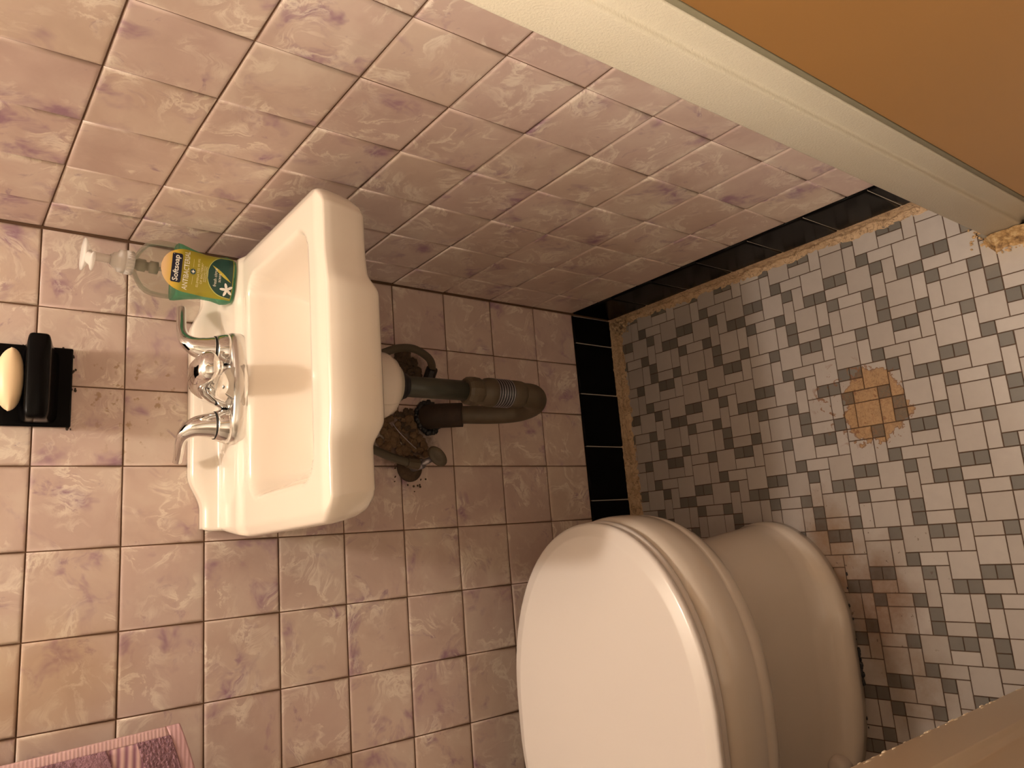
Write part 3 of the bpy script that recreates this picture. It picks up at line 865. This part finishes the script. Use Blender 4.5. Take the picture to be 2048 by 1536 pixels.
def text(body, uc, vc, width, height, m, off=.0017, name='lettering', bold=0.0, parent=None):
    cu = bpy.data.curves.new('t', 'FONT'); cu.body = body; cu.size = 1; cu.resolution_u = 2; cu.offset = bold
    to = bpy.data.objects.new('t', cu); COL.objects.link(to)
    dg = bpy.context.evaluated_depsgraph_get(); me = bpy.data.meshes.new_from_object(to.evaluated_get(dg))
    bpy.data.objects.remove(to)
    xs_ = [v.co.x for v in me.vertices]; ys_ = [v.co.y for v in me.vertices]
    x0, x1, y0, y1 = min(xs_), max(xs_), min(ys_), max(ys_)
    for v in me.vertices:
        u = uc+((v.co.x-x0)/(x1-x0)-.5)*width; q = vc+((v.co.y-y0)/(y1-y0)-.5)*height
        v.co = surf(u, q, off)
    me.materials.clear(); me.materials.append(m); me.name = name
    o = bpy.data.objects.new(name, me); COL.objects.link(o); o.parent = parent or lab; return o
text('Softsoap', .0008, .0822, .036, .0094, wp, bold=.02)
text('\u00ae', .0200, .0868, .0014, .0014, wp)
text('ANTIBACTERIAL', 0, .0695, .054, .0072, wp, bold=.01)
sub(label_patch('badge', rrect(-.0040, .0040, .0563, .0643, .00399), np_, .0012, 0, 0, .0563, .0643, 12, 16), lab)
text('+', 0, .0603, .0045, .0045, wp, bold=.04)
sub(label_patch('rule', lambda v: (-.018, -.0065), cp, .0012, 0, 0, .0601, .0604, 6, 1), lab)
sub(label_patch('rule', lambda v: (.0065, .018), cp, .0012, 0, 0, .0601, .0604, 6, 1), lab)
text('ELIMINATES 99.9%', 0, .0532, .040, .0032, cp)
text('OF BACTERIA*', 0, .0485, .030, .0032, cp)
text('ENRICHED WITH', 0, .0448, .022, .0018, cp)
text('MOISTURIZERS', 0, .0422, .022, .0018, cp)
text('fresh citrus', -.0015, .0295, .026, .0044, wp)
text('scent', -.0015, .0235, .012, .0034, wp)
bmf = bmesh.new()
for k in range(5):
    a = 2*PI*k/5+.3; cu_, cv_ = -.0165+math.cos(a)*.0048, .0125+math.sin(a)*.0048
    vs = []
    for j in range(12):
        t = 2*PI*j/12; r = .0048*math.cos(t); s = .0019*math.sin(t)
        vs.append(bmf.verts.new(surf(cu_+r*math.cos(a)-s*math.sin(a), max(.001, cv_+r*math.sin(a)+s*math.cos(a)), .0018)))
    bmf.faces.new(vs)
me = bpy.data.meshes.new('blossom'); bmf.to_mesh(me); bmf.free(); link('blossom', me, emitless('petal_print', (.80, .76, .70)), lab)

# ------------------------------------------------------------------ drain trap
trap = empty('drain_trap', (-.237, -.19, .43))
tag(trap, 'dark grey plastic drain pipe and curved trap under the sink, entering the wall', 'drain pipe')
def lathe_obj(name, prof, c, m, root, n=28, sx=1, sy=1):
    bm = bmesh.new(); add_lathe(bm, prof, c, n, sx=sx, sy=sy); return rel(obj(name, bm, m), root)
DX, DY = -.2375, -.192
lathe_obj('tailpiece', [(.0158, .425), (.0158, .560)], (DX, DY, 0), MT['pvc'], trap)
lathe_obj('flange_nut', [(.010, .538), (.0185, .538), (.0195, .541), (.0195, .545), (.0225, .546), (.0225, .5565), (.012, .558)], (DX, DY, 0), MT['rubber'], trap)
lathe_obj('plumbers_putty', [(.012, .550), (.027, .5545), (.029, .560), (.024, .566), (.012, .568)], (DX, DY-.002, 0), plain('putty', (.42, .38, .30), .9, bmp=.6), trap, sx=1.1)
bm = bmesh.new()
for i in range(8):
    pass
add_lathe(bm, [(.0165, .402), (.0205, .403), (.0225, .408), (.0235, .418), (.0225, .426), (.0195, .431), (.0162, .432)], (DX, DY, 0), 12)
rel(obj('slip_nut', bm, MT['pvc2'], smooth=False), trap)
lathe_obj('coupling', [(.0165, .402), (.0185, .400), (.0195, .396), (.0225, .392), (.0235, .386), (.0235, .378), (.0200, .377)], (DX, DY, 0), MT['pvc2'], trap)
prof_ = []
for i in range(7):
    z = .379-.0050*i
    prof_ += [(.0200, z), (.0228, z-.0008), (.0228, z-.0034), (.0200, z-.0042)]
lathe_obj('ribbed_nut', prof_[::-1], (DX, DY, 0), MT['rubber'], trap)
bm = bmesh.new()
for i in range(7): add_lathe(bm, [(.0226, .3762-.005*i), (.0233, .3765-.005*i), (.0233, .3775-.005*i), (.0226, .3778-.005*i)], (DX, DY, 0), 36)
rel(obj('rib_edges', bm, MT['steel']), trap)
lathe_obj('lower_nut', [(.0180, .316), (.0215, .318), (.0235, .326), (.0235, .336), (.0215, .343), (.0200, .3445)], (DX, DY, 0), MT['pvc2'], trap, n=10)
bm = bmesh.new()
add_tube(bm, [(DX, DY, .335), (DX, DY, .312), (-.238, -.186, .290), (-.2405, -.170, .272), (-.244, -.148, .263), (-.248, -.122, .266), (-.2500, -.101, .282), (-.2500, -.082, .308), (-.2480, -.062, .338), (-.2465, -.043, .366), (-.2455, -.026, .383), (-.2450, -.004, .389)],
         [.0190, .0200, .0212, .0215, .0210, .0195, .0180, .0168, .0160, .0158, .0158, .0158], 24, 8)
rel(obj('trap_bend', bm, MT['pvc2']), trap)
bm = bmesh.new(); add_tube(bm, [(-.2475, -.058, .345), (-.2455, -.028, .381), (-.2450, -.010, .388)], [.0215, .0220, .0225], 20, 6)
rel(obj('wall_coupling', bm, MT['rust']), trap)
bm = bmesh.new()
for i in range(40):
    a = 2*PI*i/40; rr_ = .0265+random.uniform(-.003, .003)
    bmesh.ops.create_icosphere(bm, subdivisions=1, radius=random.uniform(.004, .007), matrix=Matrix.Translation((-.245+rr_*math.cos(a), -.006-random.random()*.006, .386+rr_*math.sin(a)*.9)))
o = rel(obj('black_sealant', bm, MT['rubber'], smooth=True), trap); o['kind'] = 'stuff'

# supply lines
sup_r = empty('supply_hose', (-.165, -.01, .40))
tag(sup_r, 'grey flexible supply hose looping down right of the drain pipe', 'hose')
bm = bmesh.new(); add_tube(bm, [(-.178, -.085, .560), (-.160, -.080, .520), (-.143, -.074, .478), (-.138, -.064, .440), (-.146, -.050, .405), (-.156, -.038, .390), (-.166, -.026, .384), (-.178, -.018, .386)], .0068, 16, 8)
rel(obj('hose', bm, MT['hose']), sup_r)
bm = bmesh.new(); add_tube(bm, [(-.161, -.034, .3870), (-.184, -.012, .3860)], .0105, 8)
rel(obj('hose_nut', bm, MT['rubber'], smooth=False), sup_r)
valve = empty('angle_valve', (-.325, -.01, .43))
tag(valve, 'grimy chrome angle stop valve with oval handle left of the drain pipe', 'valve')
bm = bmesh.new(); add_lathe(bm, [(.006, -.016), (.010, -.015), (.022, -.007), (.0245, -.003), (.0245, -.0012), (.006, -.0012)], (-.334, 0, .425), 32, axis='Y')
rel(obj('escutcheon', bm, MT['dirt']), valve)
bm = bmesh.new(); add_tube(bm, [(-.334, -.008, .425), (-.333, -.046, .427)], .0085, 20)
rel(obj('valve_body', bm, MT['steel']), valve)
bm = bmesh.new(); add_tube(bm, [(-.333, -.040, .430), (-.330, -.040, .452)], [.0095, .0088], 8)
rel(obj('compression_nut', bm, MT['pvc2'], smooth=False), valve)
bm = bmesh.new(); add_tube(bm, [(-.330, -.040, .450), (-.322, -.042, .480), (-.312, -.055, .520), (-.300, -.075, .570)], .0070, 14)
rel(obj('riser_tube', bm, MT['hose']), valve)
bm = bmesh.new(); add_tube(bm, [(-.333, -.044, .427), (-.326, -.054, .412)], .005, 12)
rel(obj('valve_stem', bm, MT['steel']), valve)
bm = bmesh.new(); add_lathe(bm, [(.003, -.005), (.88, -.005), (1.0, -.0015), (1.0, .0015), (.85, .005), (.4, .0035), (.003, .0035)], (0, 0, 0), 32)
for v in bm.verts:
    r = math.hypot(v.co.x, v.co.y); v.co.x *= .0200; v.co.y *= .0125
    if r > .7: v.co.z *= 1.1
hd = obj('oval_handle', bm, MT['pvc2']); hd.rotation_euler = (math.radians(62), math.radians(-38), math.radians(12)); hd.location = (-.322, -.060, .404); rel(hd, valve)
bm = bmesh.new(); add_tube(bm, [(-.262, -.030, .470), (-.276, -.034, .462), (-.292, -.034, .445), (-.305, -.032, .428)], .0008, 8)
rel(obj('loose_wire', bm, MT['steel']), valve)

# broken plaster and hole in the tiles behind the pipes (part of the wall)
bm = bmesh.new(); rnd = random.Random(8)
def blob(cx, cz, sx, sz, n, r0, r1, y=-.003):
    for _ in range(n):
        a = rnd.random()*2*PI; q = math.sqrt(rnd.random())
        bmesh.ops.create_icosphere(bm, subdivisions=1, radius=rnd.uniform(r0, r1), matrix=Matrix.Translation((cx+math.cos(a)*q*sx, y-rnd.random()*.004, cz+math.sin(a)*q*sz)) @ Matrix.Rotation(rnd.random()*3, 4, 'Y') @ Matrix.Diagonal((1, .5, rnd.uniform(.5, 1.3), 1)))
blob(-.275, .445, .036, .042, 70, .004, .010)
blob(-.300, .420, .028, .03, 40, .003, .008)
o = obj('broken_plaster', bm, MT['rubble'], wall_back, smooth=False); o['kind'] = 'stuff'
bm = bmesh.new()
blob(-.155, .425, .028, .030, 50, .004, .010); blob(-.252, .425, .02, .03, 30, .004, .009); blob(-.345, .425, .035, .035, 30, .001, .0025, -.001)
o = obj('caked_grime', bm, MT['dirt'], wall_back, smooth=False); o['kind'] = 'stuff'

# ------------------------------------------------------------------ toilet
TCY = -.313
toi = empty('toilet', (-.72, TCY, ZF))
tag(toi, 'white toilet with closed lid on the mosaic floor beside the back wall', 'toilet')
def ring_t(tip, rear, hw, z, n=80, pw=2.05, cy=TCY, rearw=.9, front_len=.255):
    """egg outline: elliptical front, straighter rear; tip = largest x"""
    pts = []
    cxf = tip-front_len
    for k in range(n):
        t = 2*PI*k/n; c, s = math.cos(t), math.sin(t)
        if c >= 0:
            x = cxf+front_len*abs(c)**(2/pw); y = hw*math.copysign(abs(s)**(2/pw), s)
        else:
            L = cxf-rear; x = cxf-L*abs(c)**(2/3.2); y = hw*math.copysign(abs(s)**(2/3.2), s)
        pts.append((x, cy+y, z))
    return pts
bm = bmesh.new()
rg = [ring_t(-.474, -.93, .1385, ZF, front_len=.19), ring_t(-.474, -.93, .1390, -.120, front_len=.19), ring_t(-.475, -.93, .1370, -.110, front_len=.19), ring_t(-.477, -.93, .1310, -.1045, front_len=.185),
      ring_t(-.478, -.93, .1190, -.1010, front_len=.175), ring_t(-.479, -.925, .1070, -.096, front_len=.16), ring_t(-.482, -.92, .0985, -.070, front_len=.15), ring_t(-.490, -.91, .0900, .0, front_len=.14), ring_t(-.497, -.90, .0900, .06, front_len=.15),
      ring_t(-.496, -.90, .1080, .105, front_len=.19), ring_t(-.484, -.90, .1380, .135, front_len=.21), ring_t(-.468, -.90, .1640, .158, front_len=.23), ring_t(-.457, -.90, .1820, .175, front_len=.245), ring_t(-.452, -.90, .1885, .190),
      ring_t(-.4495, -.90, .1905, .207), ring_t(-.4508, -.90, .1893, .2095), ring_t(-.4495, -.90, .1910, .213), ring_t(-.448, -.90, .1930, .240), ring_t(-.449, -.90, .1930, .262), ring_t(-.452, -.90, .1900, .276),
      ring_t(-.459, -.90, .1830, .2835), ring_t(-.472, -.89, .170, .286)]
add_rings(bm, rg)
rel(obj('bowl', bm, MT['toilet']), toi)
bm = bmesh.new()
rg = [ring_t(-.462, -.925, .183, .2875), ring_t(-.4565, -.93, .1885, .2885), ring_t(-.4545, -.93, .1905, .2925), ring_t(-.4550, -.93, .1900, .298), ring_t(-.4580, -.93, .187, .3005), ring_t(-.47, -.92, .175, .3015)]
add_rings(bm, rg)
rel(obj('seat', bm, MT['seat']), toi)
bm = bmesh.new()
rg = [ring_t(-.462, -.925, .1865, .3030), ring_t(-.4590, -.93, .1920, .3035), ring_t(-.4570, -.93, .1955, .3070), ring_t(-.4565, -.93, .1965, .3130), ring_t(-.4580, -.93, .1955, .3165), ring_t(-.4605, -.93, .1932, .3178), ring_t(-.4615, -.93, .1924, .3182),
      ring_t(-.4735, -.928, .1812, .3215), ring_t(-.4745, -.926, .1803, .3219), ring_t(-.4765, -.926, .1785, .3220), ring_t(-.52, -.92, .15, .3222), ring_t(-.60, -.85, .08, .3226)]
add_rings(bm, rg)
rel(obj('lid', bm, MT['seat']), toi)
bm = bev_box((-1.205, TCY-.225, .27), (-.985, TCY+.215, .64), .02, 3)
rel(obj('tank', bm, MT['toilet']), toi)
rel(obj('tank_lid', bev_box((-1.212, TCY-.235, .642), (-.975, TCY+.225, .678), .01, 3), MT['toilet']), toi)
bm = bmesh.new(); add_rings(bm, [ring_t(-.86, -1.18, .11, z, front_len=.10) for z in (ZF, -.05, .10, .20, .272)])
rel(obj('rear_pedestal', bm, MT['toilet']), toi)
bm = bmesh.new(); add_lathe(bm, [(.0175, -.114), (.0175, -.096), (.0165, -.090), (.0125, -.083), (.006, -.080), (.001, -.0795)], (-.866, -.409, 0), 28)
rel(obj('bolt_cap', bm, MT['seat']), toi)
# black grime caught along the toilet foot
bm = bmesh.new(); rnd = random.Random(21)
for _ in range(70):
    x = rnd.uniform(-.745, -.690) if rnd.random() < .75 else rnd.uniform(-.86, -.56)
    bmesh.ops.create_icosphere(bm, subdivisions=1, radius=rnd.uniform(.0012, .0040 if x > -.75 and x < -.69 else .0022), matrix=Matrix.Translation((x, -.450+rnd.uniform(-.004, .004), ZF+.001)) @ Matrix.Diagonal((1.6, .8, .6, 1)))
o = obj('black_grime', bm, MT['rubber'], floor, smooth=True); o['kind'] = 'stuff'

# ------------------------------------------------------------------ towel
def towel_mat():
    m, nt, b = new_mat('mauve_terry'); tc = N(nt, 'ShaderNodeTexCoord'); O = tc.outputs['Object']
    c = mix(nt, noise_(nt, O, 260, 3, .7), (.30, .14, .19), (.62, .37, .45))
    nt.links.new(c, b.inputs['Base Color']); b.inputs['Roughness'].default_value = .95
    bump(nt, b, noise_(nt, O, 420, 3, .7), 1.0, .004); return m
def ribbed(name, c0, c1, sc, axis):
    m, nt, b = new_mat(name); tc = N(nt, 'ShaderNodeTexCoord'); wv = N(nt, 'ShaderNodeTexWave', bands_direction=axis)
    wv.inputs['Scale'].default_value = sc; wv.inputs['Distortion'].default_value = .6; nt.links.new(tc.outputs['Object'], wv.inputs[0])
    nt.links.new(mix(nt, wv.outputs['Fac'], c0, c1), b.inputs['Base Color']); b.inputs['Roughness'].default_value = .9
    bump(nt, b, wv.outputs['Fac'], .25, .001); return m
TY = -.070
tw = empty('hand_towel', (-.78, TY, .81))
tag(tw, 'mauve terry hand towel hanging at the wall left of the sink', 'towel')
def cloth(name, x0, x1, z0, z1, off, m, nx=40, nz=60, amp=1.0, fuzz=0):
    V = []; F = []
    def e(z): return -.6655-.045*(z-.82)-.0
    for s in (0, 1):
        for j in range(nz+1):
            z = z0+(z1-z0)*j/nz
            for i in range(nx+1):
                u = x0+(x1-x0)*i/nx
                x = e(z)-u
                zz = z-.33*u*(1 if z < 1.0 else max(0, 1-(z-1.0)/.1)) + .014*math.exp(-u/.010)*0
                y = TY-.004*math.sin(u*38+1)*amp-.004*math.exp(-u/.012)*-1-off*(1 if s == 0 else -1)
                if fuzz: y += (-1 if s == 0 else 1)*fuzz*(noise.noise(Vector((x*420, z*420, s*9)))+.6*noise.noise(Vector((x*900, z*900, s*9))))
                V.append((x, y, min(zz, 1.1165)))
    n1 = (nx+1)*(nz+1)
    for j in range(nz):
        for i in range(nx):
            a = j*(nx+1)+i; F.append((a, a+1, a+nx+2, a+nx+1)); F.append((n1+a, n1+a+nx+1, n1+a+nx+2, n1+a+1))
    per = [i for i in range(nx+1)]+[j*(nx+1)+nx for j in range(1, nz+1)]+[nz*(nx+1)+i for i in range(nx-1, -1, -1)]+[j*(nx+1) for j in range(nz-1, 0, -1)]
    for a, b_ in zip(per, per[1:]+per[:1]): F.append((a, n1+a, n1+b_, b_))
    o = link(name, mesh(name, V, F), m); rel(o, tw); return o
ter = towel_mat()
cloth('hem', 0, .30, .818, .834, .0026, ribbed('hem_weave', (.58, .35, .38), (.64, .40, .42), 60, 'Z'), nz=8)
cloth('terry_band', .010, .30, .8335, .872, .0036, ter, nx=130, nz=40, fuzz=.0020)
cloth('ribbed_band', .010, .30, .8715, .905, .0024, ribbed('ribbed_band_weave', (.30, .14, .20), (.72, .48, .47), 35, 'Z'), nz=40)
cloth('terry_body', .010, .30, .9045, 1.12, .0036, ter, nx=110, nz=90, fuzz=.0020)
bm = bmesh.new()
x0_, x1_ = -.98, -.680
sec = [(TY+.0125-.0125*math.cos(a), 1.118+.0125*math.sin(a)) for a in [PI*k/10 for k in range(11)]]+[(TY+.025, 1.07), (TY+.0225, 1.07)]+[(TY+.0125-.0080*math.cos(a), 1.118+.0080*math.sin(a)) for a in [PI-PI*k/10 for k in range(11)]]
add_rings(bm, [[(x, y, z) for y, z in sec] for x in (x0_, x1_)])
rel(obj('top_fold', bm, ter), tw)
cloth('side_selvedge', 0, .0105, .833, 1.12, .0024, ribbed('selvedge_weave', (.58, .37, .38), (.66, .44, .43), 75, 'Z'), nx=6, nz=60)
bar = empty('towel_bar', (-.84, TY, 1.12))
tag(bar, 'towel bar on the pink tiled wall carrying the mauve hand towel', 'towel bar')
bm = bmesh.new(); add_tube(bm, [(-1.05, TY+.0125, 1.118), (-.63, TY+.0125, 1.118)], .0045, 20); rel(obj('rail', bm, MT['chrome']), bar)
for x in (-1.04, -.64):
    bm = bmesh.new(); add_lathe(bm, [(.020, -.0015), (.020, -.006), (.010, -.012), (.008, -.046), (.011, -.050), (.011, -.066), (.004, -.068)], (x, 0, 1.118), 24, axis='Y')
    rel(obj('bracket', bm, MT['chrome']), bar)
